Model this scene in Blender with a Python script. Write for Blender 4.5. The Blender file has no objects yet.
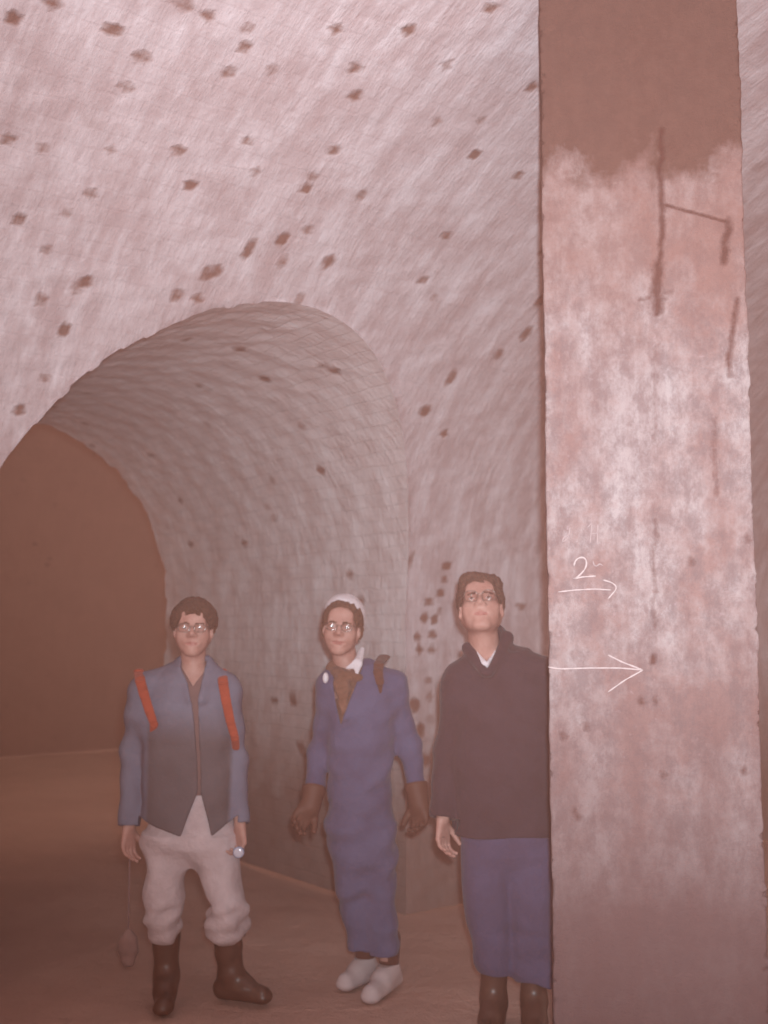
import bpy, math, random
import numpy as np
import openvdb
from mathutils import Vector

# ------------------------------------------------------------------ camera, light, exposure
F_PX, EYE = 1120.0, 1.6
PITCH = math.atan(108.0 / F_PX)
sc = bpy.context.scene
col = sc.collection
cd = bpy.data.cameras.new('camera'); cam = bpy.data.objects.new('camera', cd); col.objects.link(cam)
cd.sensor_fit = 'HORIZONTAL'; cd.sensor_width = 36.0; cd.lens = F_PX / 768.0 * 36.0
cam.location = (0, 0, EYE); cam.rotation_euler = (math.pi / 2 + PITCH, 0, 0)
cd.dof.use_dof = True; cd.dof.focus_distance = 3.3; cd.dof.aperture_fstop = 3.8
sc.camera = cam

world = bpy.data.worlds.new('world'); sc.world = world; world.use_nodes = True
world.node_tree.nodes['Background'].inputs[0].default_value = (0.42, 0.215, 0.165, 1)  # brown ambient fill added to lift the dark tones, no source in the tunnel
world.node_tree.nodes['Background'].inputs[1].default_value = 1.5

ld = bpy.data.lights.new('camera_flash', 'SPOT'); flash = bpy.data.objects.new('camera_flash', ld); col.objects.link(flash)
ld.energy = 940; ld.color = (1.0, 0.95, .99); ld.spot_size = math.radians(104); ld.spot_blend = 1.0; ld.shadow_soft_size = 0.03
flash.location = (0.055, 0.0, EYE + 0.10); flash.rotation_euler = (math.pi / 2 + math.radians(18), 0, math.radians(-14))

sc.view_settings.view_transform = 'Standard'; sc.view_settings.look = 'None'
sc.view_settings.exposure = 0.0; sc.view_settings.gamma = 1.0; sc.view_settings.use_curve_mapping = False

rng = np.random.default_rng(7); random.seed(7)
CP, SP = math.cos(PITCH), math.sin(PITCH)

def ray(px, py):
    a = (px - 384) / F_PX; b = -(py - 512) / F_PX
    return np.array([a, CP - b * SP, SP + b * CP])
def at(px, py, Y):
    d = ray(px, py); return np.array([0, 0, EYE]) + d * (Y / d[1])

# ------------------------------------------------------------------ materials
def lin(c):
    return tuple((x / 255 / 12.92 if x / 255 <= .04045 else ((x / 255 + .055) / 1.055) ** 2.4) for x in c)
class Mat:
    def __init__(s, name):
        s.m = bpy.data.materials.new(name); s.m.use_nodes = True; s.nt = s.m.node_tree
        s.b = s.nt.nodes['Principled BSDF']; s.out = s.nt.nodes['Material Output']
    def n(s, t, **k):
        x = s.nt.nodes.new(t)
        for a, v in k.items(): setattr(x, a, v)
        return x
    def l(s, a, b): s.nt.links.new(a, b)
    def noise(s, vec, scale, detail=4, rough=.55):
        x = s.n('ShaderNodeTexNoise'); x.inputs['Scale'].default_value = scale
        x.inputs['Detail'].default_value = detail; x.inputs['Roughness'].default_value = rough
        if vec is not None: s.l(vec, x.inputs['Vector'])
        return x.outputs['Fac']
    def ramp(s, fac, stops):
        x = s.n('ShaderNodeValToRGB'); e = x.color_ramp.elements
        while len(e) < len(stops): e.new(.5)
        for i, (p, c) in enumerate(stops):
            e[i].position = p; e[i].color = (c, c, c, 1) if not isinstance(c, tuple) else (*c[:3], 1)
        s.l(fac, x.inputs[0]); return x.outputs[0]
    def mix(s, fac, a, b, mode='MIX'):
        x = s.n('ShaderNodeMix', data_type='RGBA', blend_type=mode)
        for sock, v in ((x.inputs[0], fac), (x.inputs[6], a), (x.inputs[7], b)):
            if isinstance(v, (int, float)): sock.default_value = v
            elif isinstance(v, tuple): sock.default_value = (*v[:3], 1)
            else: s.l(v, sock)
        return x.outputs[2]
    def math(s, op, a, b=0.0):
        x = s.n('ShaderNodeMath', operation=op)
        for i, v in enumerate((a, b)):
            if isinstance(v, (int, float)): x.inputs[i].default_value = v
            else: s.l(v, x.inputs[i])
        return x.outputs[0]
    def mapping(s, vec, scale):
        x = s.n('ShaderNodeMapping'); x.inputs['Scale'].default_value = scale; s.l(vec, x.inputs['Vector']); return x.outputs[0]
    def bump(s, h, strength, dist):
        x = s.n('ShaderNodeBump'); x.inputs['Strength'].default_value = strength; x.inputs['Distance'].default_value = dist
        s.l(h, x.inputs['Height']); s.l(x.outputs[0], s.b.inputs['Normal'])
    def finish(s, color, rough=.9, spec=.2):
        if isinstance(color, tuple): s.b.inputs['Base Color'].default_value = (*color[:3], 1)
        else: s.l(color, s.b.inputs['Base Color'])
        s.b.inputs['Roughness'].default_value = rough; s.b.inputs['Specular IOR Level'].default_value = spec
        return s.m

def brick_mat(name, wash, dark, stain, streak_amt, brick_amt, rough_amt=1.0, bump_b=.10, low_brown=False, patch=0.5):
    """whitewashed brickwork: uv in metres, u along the tunnel, v round the profile"""
    M = Mat(name); uv = M.n('ShaderNodeUVMap').outputs[0]
    br = M.n('ShaderNodeTexBrick', offset=.5); M.l(uv, br.inputs['Vector'])
    br.inputs['Scale'].default_value = 1.0; br.inputs['Brick Width'].default_value = .235; br.inputs['Row Height'].default_value = .078
    br.inputs['Mortar Size'].default_value = .007; br.inputs['Mortar Smooth'].default_value = .6; br.inputs['Bias'].default_value = 0
    br.inputs['Color1'].default_value = (1, 1, 1, 1); br.inputs['Color2'].default_value = (.80, .80, .80, 1); br.inputs['Mortar'].default_value = (.45, .45, .45, 1)
    wv = M.n('ShaderNodeTexNoise'); M.l(uv, wv.inputs['Vector']); wv.inputs['Scale'].default_value = 9
    wob = M.n('ShaderNodeVectorMath', operation='MULTIPLY_ADD'); M.l(wv.outputs['Color'], wob.inputs[0]); wob.inputs[1].default_value = (.03, .025, 0); M.l(uv, wob.inputs[2])
    M.l(wob.outputs[0], br.inputs['Vector'])
    streak = M.ramp(M.noise(M.mapping(uv, (12, 2.4, 1)), 1.0, 5, .7), [(.38, 0.0), (.62, 1.0)])      # header rings round the barrel
    fine = M.noise(M.mapping(uv, (34, 9, 1)), 1.0, 3, .6)
    big = M.ramp(M.noise(M.mapping(uv, (.8, .9, 1)), 1.0, 5, .6), [(.38, 0.0), (.66, 1.0)])
    mid = M.ramp(M.noise(M.mapping(uv, (3.6, 3.0, 1)), 1.0, 7, .72), [(.46, 0.0), (.60, 1.0)])
    c = M.mix(M.math('MULTIPLY', streak, streak_amt), wash, dark)
    c = M.mix(M.math('MULTIPLY', big, patch), c, M.mix(.5, dark, wash))
    c = M.mix(M.math('MULTIPLY', mid, .42), c, dark)
    c = M.mix(brick_amt, c, br.outputs['Color'], 'MULTIPLY')
    c = M.mix(M.math('MULTIPLY', M.ramp(fine, [(.35, 0.0), (.7, 1.0)]), .16), c, dark)
    at_ = M.n('ShaderNodeAttribute', attribute_name='stain').outputs['Fac']
    brk = M.noise(uv, 22, 4, .7)
    if low_brown:   # brown mixed in towards the ground, below a ragged edge
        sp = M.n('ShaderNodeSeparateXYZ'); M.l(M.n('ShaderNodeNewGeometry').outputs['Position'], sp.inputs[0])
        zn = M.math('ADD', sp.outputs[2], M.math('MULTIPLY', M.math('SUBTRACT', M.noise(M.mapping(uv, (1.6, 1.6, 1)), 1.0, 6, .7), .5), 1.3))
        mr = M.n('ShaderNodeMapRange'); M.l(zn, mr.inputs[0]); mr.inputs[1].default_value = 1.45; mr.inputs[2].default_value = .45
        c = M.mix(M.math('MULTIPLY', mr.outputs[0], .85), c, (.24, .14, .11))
    st = M.ramp(M.math('ADD', at_, M.math('MULTIPLY', M.math('SUBTRACT', brk, .5), .75)), [(.30, 0.0), (.80, 1.0)])
    # random flakes where the wash has come away
    vo = M.n('ShaderNodeTexVoronoi', feature='F1'); M.l(M.mapping(uv, (4.2, 5.6, 1)), vo.inputs['Vector']); vo.inputs['Scale'].default_value = 1.0
    flake = M.math('MULTIPLY', M.ramp(vo.outputs['Distance'], [(.10, 1.0), (.22, 0.0)]),
                   M.ramp(M.noise(M.mapping(uv, (1.3, 1.3, 1)), 1.0, 2, .5), [(.52, 0.0), (.62, 1.0)]))
    c = M.mix(M.math('MULTIPLY', flake, .45), c, stain)
    c = M.mix(M.math('MULTIPLY', st, .85), c, stain)
    h = M.math('ADD', M.math('MULTIPLY', br.outputs['Fac'], -bump_b), M.math('MULTIPLY', streak, -.25))
    h = M.math('ADD', h, M.math('MULTIPLY', M.noise(M.mapping(uv, (24, 13, 1)), 1.0, 5, .7), .8))
    h = M.math('ADD', h, M.math('MULTIPLY', st, -.5))
    M.bump(h, .8, .012 * rough_amt)
    return M.finish(c, .92, .15)

WASH = (.77, .70, .73)
m_main = brick_mat('whitewashed_brick', WASH, (.42, .30, .30), (.20, .085, .055), .62, .06, 1.0, .05, low_brown=True)
m_pass = brick_mat('light_offset_whitewashed_brick', (.92, .85, .86), (.60, .47, .455), (.22, .10, .075), .50, .15, 1.1, .15, low_brown=True)  # wash colour made paler to offset the weaker light in the passage
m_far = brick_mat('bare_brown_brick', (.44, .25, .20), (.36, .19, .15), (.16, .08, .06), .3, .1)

def floor_mat():
    M = Mat('damp_earth'); g = M.n('ShaderNodeNewGeometry').outputs['Position']
    a = M.ramp(M.noise(g, 1.2, 6, .6), [(.35, (.56, .35, .29)), (.7, (.66, .43, .36))])
    c = M.mix(M.math('MULTIPLY', M.noise(g, 14, 5, .7), .5), a, (.48, .30, .24))
    M.bump(M.math('ADD', M.noise(g, 9, 6, .7), M.math('MULTIPLY', M.noise(g, 60, 3, .6), .25)), .6, .04)
    return M.finish(c, .85, .2)
m_floor = floor_mat()

def cloth_mat(name, c, c2=None, scale=6, bump=.25, rough=.95, fine=.5):
    M = Mat(name); g = M.n('ShaderNodeTexCoord').outputs['Object']
    c2 = c2 or tuple(x * .78 for x in c)
    k = M.ramp(M.noise(g, scale, 5, .6), [(.35, 0.0), (.7, 1.0)])
    cc = M.mix(k, c, c2)
    M.bump(M.math('ADD', M.noise(g, scale * 2.2, 4, .6), M.math('MULTIPLY', M.noise(g, 220, 2, .5), .12 * fine)), bump, .03)
    m = M.finish(cc, rough, .15)
    M.b.inputs['Sheen Weight'].default_value = .15
    return m
def plain(name, c, rough=.6, spec=.4, metal=0.0):
    M = Mat(name); g = M.n('ShaderNodeTexCoord').outputs['Object']
    cc = M.mix(M.math('MULTIPLY', M.noise(g, 30, 3, .6), .5), c, tuple(x * .7 for x in c))
    m = M.finish(cc, rough, spec); M.b.inputs['Metallic'].default_value = metal
    return m
def skin_mat():
    M = Mat('skin'); g = M.n('ShaderNodeTexCoord').outputs['Object']
    c = M.mix(M.ramp(M.noise(g, 22, 4, .6), [(.35, 0.0), (.7, 1.0)]), (.52, .30, .25), (.42, .21, .17))
    M.bump(M.noise(g, 120, 3, .6), .15, .006)
    return M.finish(c, .55, .35)
m_skin = skin_mat()
m_lip = plain('lips', (.46, .20, .17), .5, .4)
m_eye = plain('eye_white', (.70, .62, .60), .2, .5)
m_iris = plain('iris', (.06, .04, .035), .2, .6)
m_hair1 = cloth_mat('dark_brown_hair', (.15, .068, .038), (.09, .04, .024), 45, .8, .7)
m_hair2 = cloth_mat('auburn_hair', (.22, .105, .06), (.13, .06, .035), 45, .8, .7)
m_hair3 = cloth_mat('brown_hair', (.20, .10, .065), (.11, .052, .035), 40, .9, .7)
m_rim = plain('spectacle_rim', (.28, .18, .15), .35, .5, .3)
def glass_mat():
    m = bpy.data.materials.new('spectacle_lens'); m.use_nodes = True; nt = m.node_tree
    nt.nodes.clear()
    o = nt.nodes.new('ShaderNodeOutputMaterial'); mx = nt.nodes.new('ShaderNodeMixShader')
    t = nt.nodes.new('ShaderNodeBsdfTransparent'); g = nt.nodes.new('ShaderNodeBsdfGlossy'); g.inputs['Roughness'].default_value = .13
    t.inputs[0].default_value = (.97, .95, .95, 1)
    fr = nt.nodes.new('ShaderNodeFresnel'); fr.inputs[0].default_value = 1.8
    nt.links.new(fr.outputs[0], mx.inputs[0]); nt.links.new(t.outputs[0], mx.inputs[1]); nt.links.new(g.outputs[0], mx.inputs[2]); nt.links.new(mx.outputs[0], o.inputs[0])
    return m
m_lens = glass_mat()

# ------------------------------------------------------------------ object helpers
def tag(o, label=None, cat=None, group=None, kind=None):
    for k, v in (('label', label), ('category', cat), ('group', group), ('kind', kind)):
        if v: o[k] = v
    return o
def mesh(name, verts, faces, mats, parent=None, smooth=True, uv=None, stain=None, matidx=None):
    verts = np.asarray(verts, dtype=np.float32); faces = np.asarray(faces, dtype=np.int32)
    me = bpy.data.meshes.new(name); nf, k = faces.shape
    me.vertices.add(len(verts)); me.vertices.foreach_set('co', verts.ravel())
    me.loops.add(nf * k); me.loops.foreach_set('vertex_index', faces.ravel())
    me.polygons.add(nf); me.polygons.foreach_set('loop_start', np.arange(0, nf * k, k, dtype=np.int32))
    me.polygons.foreach_set('loop_total', np.full(nf, k, dtype=np.int32))
    if smooth: me.polygons.foreach_set('use_smooth', np.ones(nf, dtype=bool))
    for m in (mats if isinstance(mats, (list, tuple)) else [mats]): me.materials.append(m)
    if matidx is not None: me.polygons.foreach_set('material_index', matidx.astype(np.int32))
    me.update(calc_edges=True); me.validate()
    if uv is not None:
        l = me.uv_layers.new(name='UVMap'); l.data.foreach_set('uv', np.asarray(uv, dtype=np.float32)[faces.ravel()].ravel())
    if stain is not None:
        a = me.attributes.new('stain', 'FLOAT', 'POINT'); a.data.foreach_set('value', np.asarray(stain, dtype=np.float32))
    o = bpy.data.objects.new(name, me); col.objects.link(o)
    if parent is not None: o.parent = parent
    return o
def empty(name, loc):
    o = bpy.data.objects.new(name, None); col.objects.link(o); o.location = loc; o.empty_display_size = .2; return o
def grid_faces(nu, nv, mask=None):
    i = np.arange((nu - 1) * (nv - 1)); a = (i // (nv - 1)) * nv + i % (nv - 1)
    f = np.column_stack([a, a + nv, a + nv + 1, a + 1])
    return f if mask is None else f[mask(f)]

# ------------------------------------------------------------------ the tunnel: fitted real dimensions (metres)
TH, D0, W, ZS, R = .663, 6.284, 1.225, 1.718, 1.296      # wall bearing, corner distance, passage half width, springing, rise
L, ZM, A, B = 2.883, 1.571, 5.28, 2.792                  # passage length, main springing, half span, rise
d2 = np.array([-math.sin(TH), math.cos(TH)]); a2 = np.array([math.cos(TH), math.sin(TH)])
C2 = np.array([(405 - 384) / F_PX * D0, D0])
def off_of_z(z):
    q = np.clip((z - ZM) / B, 0, 1); return np.where(z < ZM, 0, A * (1 - np.sqrt(1 - q * q)))
_ph = np.linspace(0, math.pi / 2 + .45, 2000); _x = A * (1 - np.cos(_ph)); _z = ZM + B * np.sin(_ph)
_arc = ZM + np.concatenate([[0], np.cumsum(np.hypot(np.diff(_x), np.diff(_z)))])
def profile(v):
    off = np.where(v < ZM, 0, np.interp(v, _arc, _x)); z = np.where(v < ZM, v, np.interp(v, _arc, _z)); return off, z

# stains: pixel positions of the brown patches in the photograph, thrown back on the real surfaces
MAIN_STAINS = [(142,58,11,6),(127,88,10,6),(112,30,11,6),(182,6,14,5),(209,16,6,4),(229,73,6,7),(246,29,8,4),(245,46,6,6),(273,70,8,5),
    (9,138,6,7),(43,148,5,7),(111,150,6,5),(177,151,9,5),(189,186,8,5),(254,173,6,6),(246,142,5,6),(248,250,7,12),(282,240,5,8),(215,272,5,8),
    (176,296,5,8),(85,283,7,7),(75,291,5,5),(64,330,5,8),(90,195,8,6),(66,214,5,6),(46,251,4,6),(40,300,8,8),(19,411,7,5),(45,378,3,4),(20,218,6,4),
    (337,29,7,5),(356,67,8,5),(355,96,9,4),(437,122,5,6),(481,122,4,4),(447,66,6,4),(334,150,6,4),(361,196,6,6),(311,177,4,5),(305,190,6,4),(448,235,7,5),
    (308,230,6,6),(329,262,6,8),(524,335,5,8),(497,355,6,6),(530,88,6,4),(518,176,4,4),(474,155,4,6),(425,411,7,6),(450,378,6,9),(444,434,3,4),(283,262,5,9),
    (204,275,4,9),(196,300,5,6),(300,300,5,9),(424,280,5,5),(435,298,4,3),(52,5,8,6),(12,18,8,6),(490,8,8,5),(410,30,6,4),(545,248,6,8),(540,300,5,10),
    (430,602,5,5),(442,593,5,5),(446,580,3,4),(448,566,5,4),(425,618,5,5),(433,635,6,4),(418,637,5,4),(428,680,5,6),(420,650,3,4),(420,730,5,9),(414,705,6,8),
    (435,620,4,4),(430,697,4,6),(520,606,6,3),(423,760,6,8),(412,560,3,12),(432,650,5,4),(440,612,4,4)]
PASS_STAINS = [(188,60+280,5,3),(200,386,5,4),(335,372,5,4),(322,366,6,3),(150,455,5,4),(180,500,5,4),(240,350,8,3),(300,425,6,5),(245,545,6,4),(190,545,5,6),
    (293,702,4,4),(300,745,4,5),(275,700,4,3),(302,752,5,3),(360,600,6,8),(350,575,5,8),(265,380,6,4),(320,470,6,3),(292,695,4,4),(350,640,6,10)]
def hit_main(px, py):
    d = ray(px, py); t = np.linspace(1, 14, 6000); P = np.array([0, 0, EYE]) + t[:, None] * d
    rel = P[:, :2] - C2; off = -(rel @ d2); u = rel @ a2; s = off - off_of_z(P[:, 2])
    top = P[:, 2] > ZM + B * .9999
    i = np.argmax((s < 0) | top); return u[i], P[i, 2], t[i]
def hit_pass(px, py):
    d = ray(px, py); t = np.linspace(4, 14, 6000); P = np.array([0, 0, EYE]) + t[:, None] * d
    rel = P[:, :2] - C2; w = rel @ d2; s = -(rel @ a2)
    inside = (s > 0) & (s < 2 * W) & ((P[:, 2] < ZS) | (((s - W) / W) ** 2 + ((P[:, 2] - ZS) / R) ** 2 < 1)) & (w > -off_of_z(P[:, 2]))
    if not inside.any(): return None
    i = np.argmax(inside); j = i + np.argmax(~inside[i:]); return w[j], s[j], P[j, 2], t[j]
def splat(U, V, cu, cv, ru, rv, rot=0):
    c, s = math.cos(rot), math.sin(rot); x = (U - cu) * c + (V - cv) * s; y = -(U - cu) * s + (V - cv) * c
    return np.clip(1.25 - ((x / ru) ** 2 + (y / rv) ** 2) * .75, 0, 1)

STEP = .026
us = np.arange(-5.2, 8.2, STEP); vs = np.arange(0, 8.3, STEP)
Ug, Vg = [g.ravel() for g in np.meshgrid(us, vs, indexing='ij')]
offg, zg = profile(Vg)
sg = -Ug
def hole(s, z):   # <0 inside the passage mouth
    up = np.sqrt(((s - W) / W) ** 2 + (np.maximum(z - ZS, 0) / R) ** 2) - 1
    return np.where(offg > A, 1, up)
hv = hole(sg, zg); inside = hv < 0
faces = grid_faces(len(us), len(vs)); keep = ~inside[faces].all(1); faces = faces[keep]
touch = np.zeros(len(Ug), bool); touch[faces.ravel()] = True
mv = inside & touch
nz = np.interp(np.arange(0, 60), np.arange(60), rng.random(60))
s1, z1 = sg[mv], zg[mv]
k = 1 / np.maximum(np.sqrt(((s1 - W) / W) ** 2 + (np.maximum(z1 - ZS, 0) / R) ** 2), 1e-4)
ang = np.degrees(np.arctan2(np.maximum(z1 - ZS, 0), s1 - W))
jag = np.where(ang < 82, nz[(ang / 2.2).astype(int) % 60] * .014, 0)     # only the sharp, broken left lip of the arch
k2 = k * (1 - jag)
up = z1 > ZS
ns = np.where(up, W + (s1 - W) * k2, np.where(s1 < W, 0.0, 2 * W)); nzv = np.where(up, ZS + (z1 - ZS) * k2, z1)
Um = Ug.copy(); Zm = zg.copy(); Om = offg.copy()
Um[mv] = -ns; Zm[mv] = nzv; Om[mv] = off_of_z(nzv)
Vm = Vg.copy(); Vm[mv] = np.interp(nzv, np.concatenate([[0, ZM], _z[:1500]]), np.concatenate([[0, ZM], _arc[:1500]]))
XY = C2 + Um[:, None] * a2 - Om[:, None] * d2
rough = .006 * (np.sin(Ug * 23 + np.sin(Vg * 17) * 2) * np.sin(Vg * 29 + Ug * 3)) + .012 * np.sin(Ug * 3.1 + 1) * np.sin(Vg * 2.3)
rough[mv] = 0
XY = XY - rough[:, None] * d2
verts = np.column_stack([XY, Zm])
st = np.zeros(len(Ug))
for (px, py, rx, ry) in MAIN_STAINS:
    u, z, t = hit_main(px, py); v = np.interp(z, np.concatenate([[0, ZM], _z[:1400]]), np.concatenate([[0, ZM], _arc[:1400]]))
    u2, z2, _ = hit_main(px + 6, py); u3, z3, _ = hit_main(px, py - 6)
    v3 = np.interp(z3, np.concatenate([[0, ZM], _z[:1400]]), np.concatenate([[0, ZM], _arc[:1400]]))
    ku = max(abs(u2 - u) / 6, .004); kv = max(math.hypot(v3 - v, u3 - u) / 6, .004)
    near = (abs(Ug - u) < .5) & (abs(Vg - v) < .5)
    st[near] = np.maximum(st[near], splat(Ug[near], Vg[near], u, v, min(max(rx * ku, .03), .12), min(max(ry * kv, .03), .12)) * random.uniform(.6, 1.0))
low = Vg < ZM
def submesh(name, sel, **k):
    f = faces[sel]; idx = np.unique(f); inv = np.zeros(len(Ug), int); inv[idx] = np.arange(len(idx))
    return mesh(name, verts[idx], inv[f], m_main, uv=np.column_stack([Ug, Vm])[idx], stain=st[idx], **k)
fl = low[faces].all(1)
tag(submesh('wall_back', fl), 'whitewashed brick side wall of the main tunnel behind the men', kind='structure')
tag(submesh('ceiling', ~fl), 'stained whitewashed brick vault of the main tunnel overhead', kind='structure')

# the side passage
ta = np.linspace(0, math.pi, 132)
ps = np.concatenate([np.zeros(34), W - W * np.cos(ta), np.full(34, 2 * W)])
pz = np.concatenate([np.linspace(0, ZS - .02, 34), ZS + R * np.sin(ta), np.linspace(ZS - .02, 0, 34)])
parc = np.concatenate([[0], np.cumsum(np.hypot(np.diff(ps), np.diff(pz)))])
NT = 112; NP = len(ps)
jagf = np.repeat(rng.random(NP // 3 + 2), 3)[:NP] * .055
T0 = -off_of_z(pz) - .004; T1 = L + jagf - .03
tt = T0[:, None] + (T1 - T0)[:, None] * np.linspace(0, 1, NT)[None]
S_, Z_ = np.repeat(ps[:, None], NT, 1), np.repeat(pz[:, None], NT, 1); V_ = np.repeat(parc[:, None], NT, 1)
rg = .007 * np.sin(tt * 21 + np.sin(V_ * 15) * 2) * np.sin(V_ * 27) ; rg *= np.clip((tt - T0[:, None]) * 4, 0, 1)
nx = np.where(Z_ > ZS, (S_ - W) / W, np.sign(S_ - W)); nzz = np.where(Z_ > ZS, (Z_ - ZS) / R, 0)
S2 = S_ + nx * rg; Z2 = np.maximum(Z_ + nzz * rg, 0)
PX = C2[None, None] - S2[..., None] * a2 + tt[..., None] * d2
pv = np.concatenate([PX, Z2[..., None]], -1).reshape(-1, 3)
pst = np.zeros(NP * NT); TT, VV = tt.ravel(), V_.ravel()
for (px, py, rx, ry) in PASS_STAINS:
    h = hit_pass(px, py)
    if h is None: continue
    w, s, z, t = h; j = int(np.argmin((ps - s) ** 2 + (pz - z) ** 2)); v = parc[j]
    pst = np.maximum(pst, splat(TT, VV, w, v, .05, .035) * random.uniform(.6, .95))
pf = grid_faces(NP, NT)
def psub(name, lo, hi, label):
    sel = (pf[:, 0] // NT >= lo) & (pf[:, 0] // NT < hi); f = pf[sel]; idx = np.unique(f); inv = np.zeros(NP * NT, int); inv[idx] = np.arange(len(idx))
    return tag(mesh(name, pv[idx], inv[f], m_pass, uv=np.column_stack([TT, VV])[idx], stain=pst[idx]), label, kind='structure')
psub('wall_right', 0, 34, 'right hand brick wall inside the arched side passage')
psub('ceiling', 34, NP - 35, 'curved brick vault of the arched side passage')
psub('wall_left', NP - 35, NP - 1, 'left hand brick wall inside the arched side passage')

# the dark parallel gallery at the far end of the passage
u_ = np.arange(-9, 6.01, .3); v_ = np.arange(0, 6.01, .3)
Uf, Vf = [g.ravel() for g in np.meshgrid(u_, v_, indexing='ij')]
inset = np.where(Vf > 2.2, 3.0 * (1 - np.sqrt(np.clip(1 - ((Vf - 2.2) / 4.2) ** 2, 0, 1))), 0)
FX = C2 + Uf[:, None] * a2 + (L + 5.5 - inset)[:, None] * d2
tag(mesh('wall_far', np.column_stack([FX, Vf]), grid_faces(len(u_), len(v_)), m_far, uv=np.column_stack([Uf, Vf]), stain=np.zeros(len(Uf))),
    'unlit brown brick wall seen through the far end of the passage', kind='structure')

# floor
x_ = np.arange(-9, 9.01, .06); y_ = np.arange(-1.5, 16.01, .06)
Xf, Yf = [g.ravel() for g in np.meshgrid(x_, y_, indexing='ij')]
zf = .012 * np.sin(Xf * 2.1 + np.sin(Yf * 1.7)) * np.sin(Yf * 2.7 + 1) + .006 * np.sin(Xf * 9 + Yf * 4) * np.sin(Yf * 11 - Xf * 3) - .012
tag(mesh('floor', np.column_stack([Xf, Yf, zf]), grid_faces(len(x_), len(y_)), m_floor), 'reddish brown earth floor of the tunnel', kind='structure')

# brown scattering volume added to veil the scene and lift the blacks
hm = bpy.data.materials.new('fade_veil_scatter'); hm.use_nodes = True; hm.node_tree.nodes.clear()
vo_ = hm.node_tree.nodes.new('ShaderNodeVolumeScatter'); vo_.inputs['Color'].default_value = (1.0, .48, .37, 1); vo_.inputs['Density'].default_value = .045
ho = hm.node_tree.nodes.new('ShaderNodeOutputMaterial'); hm.node_tree.links.new(vo_.outputs[0], ho.inputs['Volume'])
hx = [(x, y, z) for x in (-9.5, 9.5) for y in (1.4, 15.5) for z in (-.3, 6.4)]
fade_veil = mesh('fade_veil', hx, [(0, 1, 3, 2), (4, 6, 7, 5), (0, 4, 5, 1), (2, 3, 7, 6), (0, 2, 6, 4), (1, 5, 7, 3)], hm, smooth=False)
tag(fade_veil, 'added reddish brown veil that lifts the dark tones', 'fade_veil', kind='stuff')

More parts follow.
